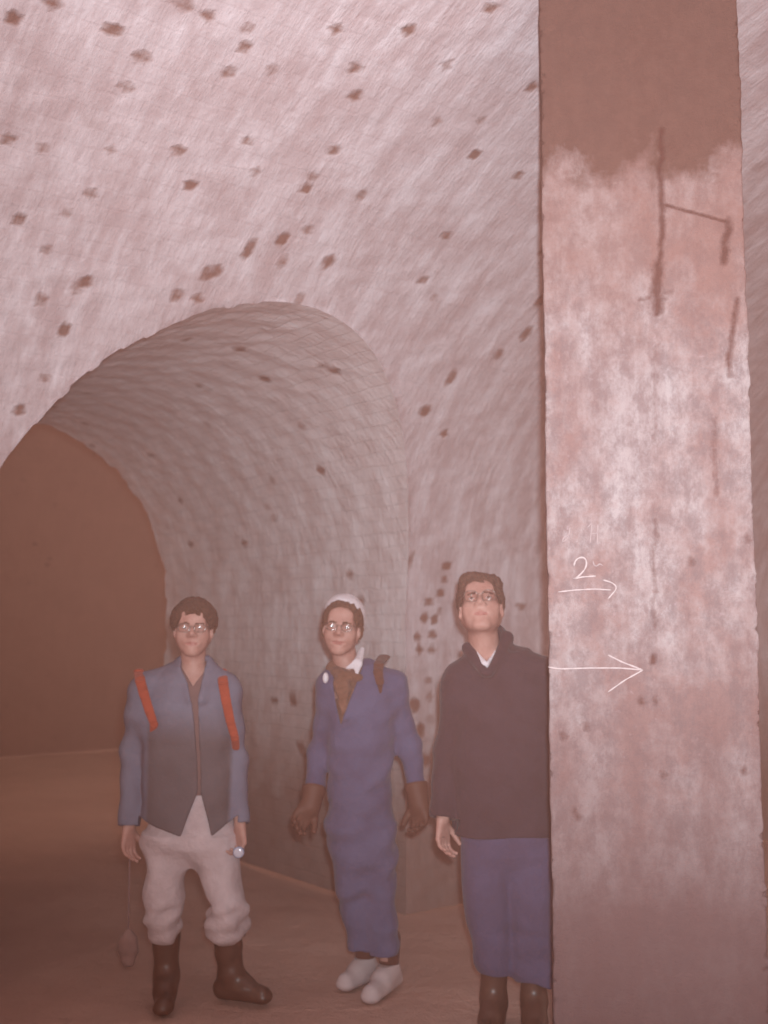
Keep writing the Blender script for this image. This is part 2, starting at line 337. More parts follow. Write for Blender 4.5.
# ------------------------------------------------------------------ signed-distance modelling of solid shapes
class Vol:
    def __init__(s, lo, hi, h):
        s.lo = np.array(lo, float); s.h = h; n = np.ceil((np.array(hi) - s.lo) / h).astype(int) + 1
        s.n = n; s.ax = [s.lo[i] + h * np.arange(n[i]) for i in range(3)]
        s.f = np.full(n, .2, np.float32)
    def win(s, lo, hi, pad=.06):
        sl = []
        for i in range(3):
            a = max(0, int((lo[i] - pad - s.lo[i]) / s.h)); b = min(s.n[i], int((hi[i] + pad - s.lo[i]) / s.h) + 2)
            if b <= a: return None
            sl.append(slice(a, b))
        return tuple(sl)
    def xyz(s, sl): return np.meshgrid(*[s.ax[i][sl[i]].astype(np.float32) for i in range(3)], indexing='ij', sparse=True)
    def blend(s, sl, g, k, mode='add'):
        f = s.f[sl]; g = g.astype(np.float32)
        if mode == 'sub': g = -g
        sgn = 1 if mode == 'add' else -1
        if k <= 0: r = np.minimum(f, g) if sgn > 0 else np.maximum(f, g)
        else:
            h = np.maximum(k - np.abs(f - g), 0) / k
            r = (np.minimum(f, g) - h * h * k * .25) if sgn > 0 else (np.maximum(f, g) + h * h * k * .25)
        s.f[sl] = r
    def cap(s, a, b, ra, rb=None, k=.02, mode='add', sq=None):
        """tapered round limb from a to b; sq flattens it along a unit axis by a factor"""
        a = np.array(a, float); b = np.array(b, float); rb = ra if rb is None else rb; r = max(ra, rb) * 1.4
        sl = s.win(np.minimum(a, b) - r, np.maximum(a, b) + r)
        if sl is None: return
        X, Y, Z = s.xyz(sl); ab = b - a; L2 = (ab @ ab) + 1e-12
        t = np.clip(((X - a[0]) * ab[0] + (Y - a[1]) * ab[1] + (Z - a[2]) * ab[2]) / L2, 0, 1)
        dx, dy, dz = X - a[0] - t * ab[0], Y - a[1] - t * ab[1], Z - a[2] - t * ab[2]
        q = dx * dx + dy * dy + dz * dz
        if sq is not None:
            n, fct = np.array(sq[0]), sq[1]; c = dx * n[0] + dy * n[1] + dz * n[2]; q = q + c * c * (1 / fct ** 2 - 1)
        s.blend(sl, np.sqrt(q) - (ra + (rb - ra) * t), k, mode)
    def ell(s, c, r, k=.02, mode='add', rot=None):
        c = np.array(c, float); r = np.array(r, float); R_ = np.eye(3) if rot is None else rot; m = r.max()
        sl = s.win(c - m, c + m)
        if sl is None: return
        X, Y, Z = s.xyz(sl); dx, dy, dz = X - c[0], Y - c[1], Z - c[2]
        q = 0; q2 = 0
        for i in range(3):
            p = dx * R_[0, i] + dy * R_[1, i] + dz * R_[2, i]; q = q + (p / r[i]) ** 2; q2 = q2 + (p / r[i] ** 2) ** 2
        q = np.sqrt(q); s.blend(sl, q * (q - 1) / np.sqrt(q2 + 1e-9), k, mode)
    def sect(s, rows, k=.02, mode='add', grow=0.0, p=2.3, cut=(True, True)):
        """rows of (z, cx, cy, rx, ry), a body of elliptic sections"""
        rows = sorted(rows); R_ = np.array(rows, float); z0, z1 = R_[0, 0], R_[-1, 0]; m = R_[:, 3:].max() + grow
        lo = np.array([(R_[:, 1] - R_[:, 3]).min() - grow, (R_[:, 2] - R_[:, 4]).min() - grow, z0]); hi = np.array([(R_[:, 1] + R_[:, 3]).max() + grow, (R_[:, 2] + R_[:, 4]).max() + grow, z1])
        sl = s.win(lo, hi)
        if sl is None: return
        X, Y, Z = s.xyz(sl); z = Z.ravel()
        zz = np.linspace(z0, z1, 80); cs = []
        for c in range(1, 5):
            y = np.interp(zz, R_[:, 0], R_[:, c]); ker = np.array([1, 2, 3, 2, 1]) / 9; y = np.convolve(np.pad(y, 2, 'edge'), ker, 'valid')
            cs.append(np.interp(z, zz, y)[None, None, :])
        cx, cy, rx, ry = cs; rx = rx + grow; ry = ry + grow
        q = (np.abs((X - cx) / rx) ** p + np.abs((Y - cy) / ry) ** p) ** (1 / p)
        g = (q - 1) * np.minimum(rx, ry)
        g = np.maximum(g, np.maximum(z0 - Z, Z - z1))
        s.blend(sl, g, k, mode)
    def apply(s, fn, lo=None, hi=None):
        sl = s.win(lo, hi, 0) if lo is not None else (slice(None),) * 3
        X, Y, Z = s.xyz(sl); s.f[sl] = fn(s.f[sl], X, Y, Z)
    def wrinkle(s, amp, sc_=1.0, seed=0, lo=None, hi=None):
        g = np.random.default_rng(seed); V = [(g.normal(size=3) * np.array([14, 14, 26]) * sc_, g.random() * 6) for _ in range(5)]
        def fn(f, X, Y, Z):
            w = 0
            for v, ph in V: w = w + np.sin(X * v[0] + Y * v[1] + Z * v[2] + ph + 1.5 * np.sin(Z * v[0] * .7 + X * 9 + ph))
            if lo is not None: w = w * np.clip((Z - lo[2]) / .06, 0, 1) * np.clip((hi[2] - Z) / .06, 0, 1)
            return (f + amp * .4 * w).astype(np.float32)
        s.apply(fn, lo, hi)
    def shell(s, th): s.f = np.maximum(s.f, -(s.f + th))
    def mesh(s, name, mats, parent=None, stainf=None, matf=None, **k):
        g = openvdb.FloatGrid(); b = 3 * s.h; g.background = b
        arr = np.pad(np.clip(s.f, -b, b), 1, constant_values=b).astype(np.float32)
        g.copyFromArray(arr, tolerance=1e-6); P, T, Q = g.convertToPolygons(0.0, 0.0) if False else (*g.convertToQuads(0.0), None) if False else _quads(g)
        P = (P - 1) * s.h + s.lo
        kw = {}
        if matf is not None:
            cen = P[Q].mean(1); kw['matidx'] = matf(cen)
        return mesh(name, P, Q, mats, parent, stain=stainf(P) if stainf else None, **kw, **k)
def _quads(g):
    P, Q = g.convertToQuads(0.0); P = np.asarray(P); Q = np.asarray(Q)[:, ::-1]; return P, None, Q

# ------------------------------------------------------------------ the pillar
m_pil = None
def pillar_mat():
    M = Mat('weathered_concrete'); g = M.n('ShaderNodeTexCoord').outputs['Object']
    pale, pink, grey, soot, rust = (.43, .385, .39), (.30, .205, .195), (.19, .15, .155), (.020, .012, .009), (.09, .035, .028)
    big = M.ramp(M.noise(M.mapping(g, (2.4, 2.4, 2.0)), 1.0, 7, .7), [(.43, 0.0), (.58, 1.0)])
    mid = M.ramp(M.noise(M.mapping(g, (14, 14, 9)), 1.0, 8, .8), [(.44, 0.0), (.58, 1.0)])
    drip = M.ramp(M.noise(M.mapping(g, (13, 13, 1.1)), 1.0, 4, .6), [(.42, 0.0), (.72, 1.0)])
    fleck = M.ramp(M.noise(g, 48, 4, .7), [(.60, 0.0), (.75, 1.0)])
    c = M.mix(big, pale, pink); c = M.mix(M.math('MULTIPLY', mid, .7), c, grey); c = M.mix(M.math('MULTIPLY', drip, .42), c, (.20, .11, .10))
    c = M.mix(M.math('MULTIPLY', fleck, .55), c, (.48, .38, .40))
    sep = M.n('ShaderNodeSeparateXYZ'); M.l(g, sep.inputs[0]); z = sep.outputs[2]
    zn = M.math('ADD', z, M.math('MULTIPLY', M.math('SUBTRACT', M.noise(M.mapping(g, (3.5, 3.5, 2.5)), 1.0, 6, .7), .5), .95))
    # old soot blackening the head of the pillar, and a darker tone towards its foot
    top = M.n('ShaderNodeMapRange'); M.l(zn, top.inputs[0]); top.inputs[1].default_value = 3.02; top.inputs[2].default_value = 3.16
    c = M.mix(M.math('MULTIPLY', top.outputs[0], .95), c, M.mix(mid, soot, (.06, .036, .028)))
    t2 = M.n('ShaderNodeMapRange'); M.l(zn, t2.inputs[0]); t2.inputs[1].default_value = 2.45; t2.inputs[2].default_value = 2.8
    c = M.mix(M.math('MULTIPLY', t2.outputs[0], .45), c, (.25, .13, .105))
    b2 = M.n('ShaderNodeMapRange'); M.l(zn, b2.inputs[0]); b2.inputs[1].default_value = 1.6; b2.inputs[2].default_value = .6
    c = M.mix(M.math('MULTIPLY', b2.outputs[0], .9), c, (.15, .095, .095))
    st = M.n('ShaderNodeAttribute', attribute_name='stain').outputs['Fac']
    s2 = M.ramp(M.math('ADD', st, M.math('MULTIPLY', M.math('SUBTRACT', M.noise(g, 35, 4, .7), .5), .8)), [(.3, 0.0), (.8, 1.0)])
    c = M.mix(M.math('MULTIPLY', s2, .8), c, rust)
    M.bump(M.math('ADD', M.noise(g, 26, 7, .75), M.math('MULTIPLY', s2, -.6)), .7, .012)
    return M.finish(c, .9, .2)
PY = 3.7; PA = math.radians(8.2)
pl = at(552, 900, PY)[:2]; e1 = np.array([math.cos(PA), -math.sin(PA)]); e2 = np.array([math.sin(PA), math.cos(PA)]); PW, PD, PH = .664, .55, 4.34
POBJ = (pl[0], pl[1], 0)
vol = Vol((-.03, -.03, -.02), (PW + .03, PD + .03, PH), .008)
X, Y, Z = vol.xyz((slice(None),) * 3)
wob = .002 * np.sin(Z * 7) + .001 * np.sin(Z * 31 + 1) + .001 * np.sin(Z * 57)
q0 = np.abs(X - PW / 2 + wob) - PW / 2; q1 = np.abs(Y - PD / 2) - PD / 2
vol.f = (np.maximum(np.maximum(q0, q1), np.maximum(-.1 - Z, Z - PH + .02)) + 0 * X).astype(np.float32)
rr = np.random.default_rng(3)
for i in range(420):
    e = rr.integers(0, 2); x = 0 if e == 0 else PW; r = rr.uniform(.003, .009)
    vol.ell((x + rr.normal() * .004, rr.normal() * .006, rr.uniform(0, PH)), (r, r, r * rr.uniform(.6, 1.4)), .002, 'sub')
PO = np.array([*pl, 0])
def on_pillar(px, py):   # pixel -> pillar local x, z on the front face
    d = ray(px, py); n = -e2; o = np.array([0, 0, EYE]); t = ((pl - o[:2]) @ n) / (d[:2] @ n); p = o + t * d
    return (p[:2] - pl) @ e1, p[2]
def wig(q, step=.03, amp=.004):
    r = np.random.default_rng(int(abs(q[0][1]) * 1000)); out = [q[0]]
    for (x0, z0), (x1, z1) in zip(q[:-1], q[1:]):
        n = max(1, int(math.hypot(x1 - x0, z1 - z0) / step))
        for i in range(1, n + 1): t = i / n; out.append((x0 + (x1 - x0) * t + r.normal() * amp * (i < n), z0 + (z1 - z0) * t + r.normal() * amp * .5 * (i < n)))
    return out
def stroke_cut(pts, r, k=.004):
    q = wig([on_pillar(*p) for p in pts])
    for (x0, z0), (x1, z1) in zip(q[:-1], q[1:]): vol.cap((x0, 0, z0), (x1, 0, z1), r, r, k, 'sub')
stroke_cut([(662, 130), (661, 200), (659, 262), (657, 314)], .005)
stroke_cut([(665, 205), (690, 212), (728, 222)], .004); stroke_cut([(728, 222), (724, 262)], .007)
def pil_stain(P):
    s = np.zeros(len(P)); front = P[:, 1] < .05
    def seg(pts, r, amt):
        q = wig([on_pillar(*p) for p in pts])
        for (x0, z0), (x1, z1) in zip(q[:-1], q[1:]):
            ab = np.array([x1 - x0, z1 - z0]); v = np.column_stack([P[:, 0] - x0, P[:, 2] - z0]); t = np.clip((v @ ab) / (ab @ ab + 1e-9), 0, 1)
            dd = np.linalg.norm(v - t[:, None] * ab, axis=1); s[:] = np.maximum(s, np.clip(1 - dd / r, 0, 1) * amt)
    seg([(662, 130), (661, 200), (659, 262), (657, 314)], .022, .9); seg([(658, 265), (657, 310)], .04, .9)
    seg([(665, 205), (690, 212), (728, 222)], .013, .9); seg([(728, 222), (724, 262)], .03, .9); seg([(640, 300), (672, 292)], .02, .6)
    seg([(737, 300), (733, 325), (728, 360), (730, 375)], .022, .8); seg([(655, 345), (654, 440)], .03, .45); seg([(714, 420), (716, 495)], .025, .55)
    seg([(655, 520), (653, 630)], .022, .6); seg([(653, 656), (653, 662)], .022, .9); seg([(610, 580), (612, 640)], .04, .35)
    for (x, y) in [(748, 538), (663, 773), (574, 810), (563, 735), (690, 560), (743, 770), (577, 815), (640, 700), (585, 725), (655, 700)]: seg([(x, y), (x + 1, y + 2)], .03, .7)
    return s
m_pil = pillar_mat()
pil = vol.mesh('concrete_pillar', m_pil, stainf=pil_stain)
pil.location = (pl[0], pl[1], 0); pil.rotation_euler = (0, 0, -PA)
tag(pil, 'square weathered concrete pillar with sooty head and white chalk arrows, at the right', 'pillar')

def chalk_mat():
    M = Mat('white_chalk'); g = M.n('ShaderNodeTexCoord').outputs['Object']
    c = M.mix(M.noise(g, 90, 3, .7), (.66, .60, .60), (.48, .40, .40)); return M.finish(c, .95, .1)
m_chalk = chalk_mat()
m_faint = plain('rubbed_chalk', (.47, .39, .395), .95, .1)
def chalk(name, strokes, wpx, mat, label=None):
    vv, ff = [], []
    for pts in strokes:
        P = np.array([on_pillar(*p) for p in pts]); dd = np.concatenate([[0], np.cumsum(np.linalg.norm(np.diff(P, axis=0), axis=1))])
        n = max(6, int(dd[-1] / .006)); t = np.linspace(0, dd[-1], n)
        Q = np.column_stack([np.interp(t, dd, P[:, 0]), np.interp(t, dd, P[:, 1])])
        if len(pts) > 3:
            for _ in range(4): Q[1:-1] = (Q[:-2] + 2 * Q[1:-1] + Q[2:]) / 4
        T = np.gradient(Q, axis=0); T /= np.linalg.norm(T, axis=1)[:, None] + 1e-9; N = np.column_stack([-T[:, 1], T[:, 0]])
        w = wpx * .0033 * .5 * (1 + .35 * np.sin(t * 160 + rng.random() * 6) * rng.random(n)); w[0] *= .4; w[-1] *= .4
        b = len(vv)
        for i in range(n):
            for s_, y in ((-1, .003), (-.6, -.0035), (.6, -.0035), (1, .003)):
                p = Q[i] + N[i] * w[i] * s_; vv.append((p[0], y, p[1]))
        for i in range(n - 1):
            for j in range(3): a = b + i * 4 + j; ff.append((a, a + 1, a + 5, a + 4))
            ff.append((b + i * 4 + 3, b + i * 4, b + i * 4 + 4, b + i * 4 + 7))
        ff.append((b, b + 3, b + 2, b + 1)); e = b + (n - 1) * 4; ff.append((e, e + 1, e + 2, e + 3))
    o = mesh(name, vv, ff, mat, pil)
    if label: o['label'] = label
    return o
chalk('chalk_numeral', [[(574, 566), (575, 560), (580, 557), (585, 557), (587, 562), (586, 568), (581, 574), (575, 579), (573, 579)], [(573, 579), (582, 577), (596, 576)]], 2.0, m_chalk, 'chalked figure 2')
chalk('chalk_arrow', [[(558, 592), (575, 590), (595, 589), (611, 590)], [(603, 580), (611, 582), (617, 586), (617, 589), (613, 593), (608, 599)]], 1.7, m_chalk, 'upper chalk arrow under the figure')
chalk('chalk_arrow', [[(548, 667), (560, 669), (590, 668), (620, 668), (643, 670)], [(608, 655), (622, 662), (643, 670)], [(643, 670), (625, 680), (608, 692)]], 1.8, m_chalk, 'lower, longer chalk arrow')
chalk('chalk_letter', [[(570, 527), (569, 536), (566, 541), (562, 542)], [(562, 542), (564, 537), (569, 535)], [(576, 542), (578, 541)],
                       [(592, 524), (590, 543)], [(598, 524), (597, 545)], [(590, 534), (598, 533)], [(587, 528), (592, 523)],
                       [(593, 561), (594, 567), (598, 567), (599, 562), (603, 566)]], 1.5, m_faint, 'faint rubbed chalk letters')

# ------------------------------------------------------------------ people
def rotm(yaw=0, pitch=0, roll=0):
    """columns are the head's x, y, z axes; pitch > 0 looks up, yaw > 0 turns to picture right, roll > 0 leans the crown to picture right"""
    y, p, r = [math.radians(v) for v in (yaw, pitch, roll)]
    Rz = np.array([[math.cos(y), -math.sin(y), 0], [math.sin(y), math.cos(y), 0], [0, 0, 1]])
    Rx = np.array([[1, 0, 0], [0, math.cos(-p), -math.sin(-p)], [0, math.sin(-p), math.cos(-p)]])
    Ry = np.array([[math.cos(r), 0, math.sin(r)], [0, 1, 0], [-math.sin(r), 0, math.cos(r)]])
    return Rz @ Ry @ Rx

class Head:
    def __init__(s, c, R_, k=1.0): s.c = np.array(c); s.R = R_; s.k = k
    def p(s, *v): return s.c + s.R @ (np.array(v) * s.k)
    def loc(s, P): return ((P - s.c) @ s.R) / s.k
    def build(s, V, thin=1.0, mouth=0.0):
        k = s.k; E = lambda c, r, kk=.012, m='add', R_=None: V.ell(s.p(*c), np.array(r) * k, kk * k, m, s.R if R_ is None else s.R @ R_)
        Cc = lambda a, b, ra, rb, kk=.01, m='add': V.cap(s.p(*a), s.p(*b), ra * k, rb * k, kk * k, m)
        E((0, .014, .030), (.074 * thin, .092, .080))
        E((0, -.030, -.025), (.058 * thin, .054, .078), .03)
        for x in (-1, 1):
            Cc((x * .054 * thin, .004, -.045), (x * .018, -.060, -.094), .019, .015, .03)
            E((x * .042 * thin, -.058, -.026), (.020, .018, .020), .04); E((x * .034 * thin, -.050, -.048), (.018, .018, .022), .03)
            Cc((x * .046, -.070, .020), (x * .010, -.084, .018), .008, .008, .014)
        E((0, -.071, -.096), (.022, .016, .016), .02)
        E((0, -.070, .052), (.050, .018, .030), .03)
        for x in (-1, 1): E((x * .031, -.094, .003), (.017, .013, .0095), .012, 'sub')
        for x in (-1, 1): E((x * .031, -.075, .003), (.0125, .0125, .0125), .004)
        Cc((0, -.084, .016), (0, -.106, -.022), .0075, .0115, .010)
        for x in (-1, 1): E((x * .0115, -.096, -.028), (.0085, .010, .0075), .007)
        for x in (-1, 1): E((x * .007, -.103, -.037), (.004, .006, .004), .004, 'sub')
        E((0, -.078, -.055), (.028, .012, .022), .025)
        V.cap(s.p(-.024, -.079, -.059), s.p(0, -.088, -.056), .003 * k, .0045 * k, .007); V.cap(s.p(.024, -.079, -.059), s.p(0, -.088, -.056), .003 * k, .0045 * k, .007)
        V.cap(s.p(-.016, -.083, -.067 - mouth), s.p(.016, -.083, -.067 - mouth), .0045 * k, .0045 * k, .007)
        V.cap(s.p(-.027, -.087, -.0615 - mouth / 2), s.p(.027, -.087, -.0615 - mouth / 2), (.0022 + mouth * .4) * k, (.0022 + mouth * .4) * k, .003, 'sub')
        for x in (-1, 1):
            R2 = rotm(x * 18)
            E((x * .077 * thin, .010, -.006), (.008, .019, .031), .01, 'add', R2)
            E((x * .083 * thin, .004, -.002), (.006, .010, .016), .006, 'sub', R2)
    def face_mat(s, P):
        q = s.loc(P); i = np.zeros(len(P), int)
        lip = (abs(q[:, 0]) < .026) & (q[:, 1] < -.074) & (q[:, 2] < -.0545 - 10 * q[:, 0] ** 2) & (q[:, 2] > -.0715 + 12 * q[:, 0] ** 2); i[lip] = 1
        ax = abs(q[:, 0]); bz = .0215 - 8 * (ax - .028) ** 2
        i[(ax > .012) & (ax < .049) & (q[:, 1] < -.05) & (abs(q[:, 2] - bz) < .0034)] = 2
        return i
    def extras(s, parent, iris=True):
        for x in (-1, 1):
            V = Vol(s.p(x * .031, -.0785, .003) - .02, s.p(x * .031, -.0785, .003) + .02, .0022)
            V.ell(s.p(x * .031, -.0772, .003), np.array([.0122, .0122, .0075]) * s.k, 0, rot=s.R)
            pc = s.p(x * .031, -.0895, .003)
            e = V.mesh('eye', [m_eye, m_iris], parent, matf=lambda P: (np.linalg.norm(P - pc, axis=1) < .0058 * s.k).astype(int))
    def glasses(s, parent, m=None, rx=.024, rz=.018, round_=2.6, dz=.0, tilt=.05):
        m = m or m_rim; n = 40; Y0 = -.107; fr = []
        def tube(pts, r, closed, name, par):
            pts = np.array(pts); N = len(pts); K = 6; vv = []
            T = np.roll(pts, -1, 0) - np.roll(pts, 1, 0) if closed else np.gradient(pts, axis=0)
            for i in range(N):
                t = T[i] / (np.linalg.norm(T[i]) + 1e-9); u = np.cross(t, s.R @ np.array([0, 1, .3])); u /= np.linalg.norm(u) + 1e-9; w = np.cross(t, u)
                for j in range(K): vv.append(pts[i] + r * (math.cos(j * 2 * math.pi / K) * u + math.sin(j * 2 * math.pi / K) * w))
            ff = [(i * K + j, ((i + 1) % N) * K + j, ((i + 1) % N) * K + (j + 1) % K, i * K + (j + 1) % K) for i in range(N if closed else N - 1) for j in range(K)]
            return vv, ff
        root = None; allv, allf = [], []
        def add(vf):
            b = len(allv); allv.extend(vf[0]); allf.extend([tuple(b + q for q in f) for f in vf[1]])
        for x in (-1, 1):
            loop = []
            for i in range(n):
                a = 2 * math.pi * i / n; c_, s_ = math.cos(a), math.sin(a)
                loop.append(s.p(x * .032 + rx * math.copysign(abs(c_) ** (2 / round_), c_), Y0 + .004 * abs(c_) - tilt * rz * s_, dz + .001 + rz * math.copysign(abs(s_) ** (2 / round_), s_)))
            add(tube(loop, .0017 * s.k, True, '', None))
            add(tube([s.p(x * .055, Y0 + .006, dz + .007), s.p(x * .074, -.07, dz + .008), s.p(x * .081, -.02, dz + .008), s.p(x * .082, .012, dz + .006), s.p(x * .082, .03, dz - .014)], .0016 * s.k, False, '', None))
        add(tube([s.p(-.009, Y0 + .002, dz + .006), s.p(0, Y0 - .002, dz + .009), s.p(.009, Y0 + .002, dz + .006)], .0017 * s.k, False, '', None))
        g = mesh('spectacles', allv, allf, m, parent)
        for x in (-1, 1):
            vv, ff = [], []
            rings = 6
            for rI in range(rings + 1):
                q = rI / rings
                for i in range(n):
                    a = 2 * math.pi * i / n; c_, s_ = math.cos(a), math.sin(a)
                    vv.append(s.p(x * .032 + q * rx * math.copysign(abs(c_) ** (2 / round_), c_), Y0 + .004 * abs(c_) * q - .0014 * (1 - q * q) - tilt * rz * q * s_, dz + .001 + q * rz * math.copysign(abs(s_) ** (2 / round_), s_)))
            for rI in range(rings):
                for i in range(n): ff.append((rI * n + i, rI * n + (i + 1) % n, (rI + 1) * n + (i + 1) % n, (rI + 1) * n + i))
            lens = mesh('lens', vv, ff, m_lens, g)
            sm = lens.modifiers.new('thickness', 'SOLIDIFY'); sm.thickness = .0012
        return g
    def hair(s, name, mat, parent, thick=.016, front=.062, side=-.030, fringe=0.0, part=0.0, wav=.004, seed=0, bulk=(0, 0, 0), extra=()):
        V = Vol(s.c - .16, s.c + .17, .0035); k = s.k
        V.ell(s.p(bulk[0], .018 + bulk[1], .034 + bulk[2]), np.array([.074 + thick, .092 + thick, .080 + thick]) * k, 0, rot=s.R)
        for e in extra: V.ell(s.p(*e[0]), np.array(e[1]) * k, .02, rot=s.R)
        sc0 = s
        def fn(f, X, Y, Z):
            P = np.stack(np.broadcast_arrays(X, Y, Z), -1) - s.c; q = (P @ s.R) / k; x, y, z = q[..., 0], q[..., 1], q[..., 2]
            # cut the face away: the hairline arches over the forehead and drops in front of the ears
            ln = front - .9 * fringe * 0 - (np.abs(x) / .070) ** 3 * .055 + .002 * np.sin(x * 130 + seed) + part * x
            face = np.maximum((y + .030 + .55 * np.clip(z, -.05, .05) * 0) , z - ln)            # region ahead of y=-.03 and below hairline
            g = np.maximum(f, -face)
            low = side + .0 * x - .55 * np.clip(y - .01, 0, .1) - .02                     # nape and sideburn length
            g = np.maximum(g, -(z - low))
            ear = np.maximum(np.abs(y + .004) - .026, z - .012)                          # clear of the ears
            g = np.maximum(g, -ear)
            w = np.sin(x * 210 + 3 * np.sin(z * 60 + seed) + y * 40) * np.sin(z * 95 + x * 55 + seed) + .6 * np.sin(y * 170 + x * 90)
            return (g + wav * w * .5).astype(np.float32)
        V.apply(fn)
        return V.mesh(name, mat, parent)

def hand(V, wrist, d, n, side, s=1.0, curl=(.35, .5, .45), fat=1.0, spread=1.0, k=.006):
    """wrist point, finger direction d, palm-facing direction n, thumb on side*lat"""
    d = np.array(d, float); d /= np.linalg.norm(d); n = np.array(n, float); n -= d * (n @ d); n /= np.linalg.norm(n); lat = np.cross(d, n) * side
    w = np.array(wrist, float)
    LN = [.070, .078, .072, .056]
    for i, o in enumerate((.031, .0105, -.0105, -.030)):
        base = w + (d * (.088 - .004 * abs(i - 1)) + lat * o * spread) * s
        V.cap(w + (d * .008 + lat * o * .55) * s, base, .0150 * s * fat, .0115 * s * fat, .012)
        p = base; a = 0
        for j, fr in enumerate((.43, .31, .26)):
            a += curl[j]; v = d * math.cos(a) + n * math.sin(a) + lat * o * .9 * (1 if j == 0 else .3) * spread
            q = p + v / np.linalg.norm(v) * LN[i] * fr * s
            V.cap(p, q, (.0092 - .0008 * j) * s * fat, (.0086 - .0008 * j) * s * fat, k * .5); p = q
    p = w + (d * .022 + lat * .022) * s
    for j, (ln, cc) in enumerate(((.040, .2), (.032, .5), (.026, .75))):
        v = d * (.75 + .1 * j) + lat * (.75 - .3 * j) + n * cc * .9; q = p + v / np.linalg.norm(v) * ln * s
        V.cap(p, q, (.0135 - .002 * j) * s * fat, (.0115 - .0015 * j) * s * fat, k); p = q

class Person:
    """rows and joints are given as picture rows at the person's own distance and turned into metres there"""
    def __init__(s, name_label, base_px, D):
        s.D = D; b = at(base_px, 900, D); s.base = np.array([b[0], D, 0.0]); s.o = empty('person', s.base)
        s.label = name_label; tag(s.o, name_label, 'person')
    def P(s, px, py, dy=0.0): return at(px, py, s.D + dy) - s.base
    def rows(s, L_):
        out = []
        for (py, xl, xr, ry, cy) in L_:
            a = s.P(xl, py, cy); b = s.P(xr, py, cy); out.append((a[2], (a[0] + b[0]) / 2, cy, (b[0] - a[0]) / 2, ry))
        return out
def cut_end(V, c, d, r=.075):
    """trim a garment square where it ends: everything beyond c along d within r goes"""
    c = np.array(c); d = np.array(d, float); d /= np.linalg.norm(d)
    def fn(f, X, Y, Z):
        t = (X - c[0]) * d[0] + (Y - c[1]) * d[1] + (Z - c[2]) * d[2]
        rr_ = np.sqrt((X - c[0]) ** 2 + (Y - c[1]) ** 2 + (Z - c[2]) ** 2) - r
        return np.maximum(f, -np.maximum(-t, rr_)).astype(np.float32)
    V.apply(fn, c - r, c + r)
def shrink(rows, g): return [(z, cx, cy, max(rx - g, .02), max(ry - g, .02)) for z, cx, cy, rx, ry in rows]
def boot(V, ankle, toe, w=.045, top=None, rt=.055, k=.03):
    ankle = np.array(ankle); toe = np.array(toe); d = toe - ankle; d[2] = 0; d /= np.linalg.norm(d)
    heel = np.array([ankle[0], ankle[1], 0]) - d * .035
    heel[2] = .045; t = np.array([toe[0], toe[1], .036])
    V.cap(heel, t, .046, w * .82, k); V.cap(ankle, (heel + t) / 2 + np.array([0, 0, .02]), .05, .046, k)
    V.cap(heel * [1, 1, 0] + [0, 0, .03], t * [1, 1, 0] + [0, 0, .026], .047, w * .95, .01, sq=((0, 0, 1), .62))
    if top is not None: V.cap(ankle, top, .05, rt, k)
    V.apply(lambda f, X, Y, Z: np.maximum(f, -Z + 0 * X + 0 * Y + .001).astype(np.float32))

# =================== person 1: blue jacket, pale breeches, left
p1 = Person('person in spectacles, blue-grey jacket, orange straps and pale trousers, standing before the dark arch', 190, 4.93)
P = p1.P; o = p1.o
h1 = Head(P(193.5, 629, -.01), rotm(6, 2, 1), 1.04)
tor = p1.rows([(668, 176, 211, .07, .02), (678, 152, 226, .085, .02), (692, 141, 232, .11, .01), (720, 138, 233, .128, 0), (760, 143, 231, .125, 0), (800, 142, 236, .13, 0), (832, 141, 240, .135, 0)])
legL = p1.rows([(834, 146, 194, .11, .0), (852, 147, 190, .098, 0), (880, 147, 187, .09, -.01), (905, 145, 184, .088, -.02), (925, 149, 183, .085, -.02), (938, 155, 179, .06, -.01), (946, 158, 177, .05, 0)])
legR = p1.rows([(834, 188, 238, .11, .0), (852, 190, 239, .10, -.01), (880, 200, 242, .095, -.04), (905, 212, 246, .09, -.06), (925, 206, 246, .088, -.05), (936, 208, 243, .075, -.03), (942, 216, 238, .055, -.02)])
shL, elL, wrL = P(142, 694, .02), P(134, 756, .05), P(129, 826, -.02)
shR, elR, wrR = P(226, 694, .02), P(234, 758, .04), P(240, 824, -.05)
anL, anR = P(166, 985, .0), P(231, 980, .0); toL, toR = P(163, 1010, -.19), P(262, 1003, -.06)
V = Vol((-.42, -.34, -.01), (.42, .24, 1.78), .005)
V.sect(shrink(tor, .036), .02); V.sect(shrink(legL, .028), .02); V.sect(shrink(legR, .028), .02)
kL = P(166, 930, 0); kR = P(227, 930, -.02)
V.cap(kL, anL * [1, 1, 0] + [0, 0, .09], .04, .03); V.cap(kR, anR * [1, 1, 0] + [0, 0, .09], .04, .03)
for a_, t_ in ((anL, toL), (anR, toR)): V.cap(a_ * [1, 1, 0] + [0, 0, .06], (a_ * .35 + t_ * .65) * [1, 1, 0] + [0, 0, .045], .03, .025)
for a_, b_, c_ in ((shL, elL, wrL), (shR, elR, wrR)): V.cap(a_, b_, .042, .035); V.cap(b_, c_, .034, .025)
V.cap(h1.p(0, .028, -.05), P(193, 684, .03), .052, .060, .03)
h1.build(V)
hand(V, wrL, (0, -.12, -1), (.8, -.5, 0), -1, 1.0, (.35, .45, .4))
hand(V, wrR, (.08, -.25, -1), (-.75, -.65, 0), 1, 1.0, (.6, .85, .6))
V.mesh('body', [m_skin, m_lip, m_hair1], o, matf=h1.face_mat)
h1.extras(o); h1.glasses(o, rx=.025, rz=.017)
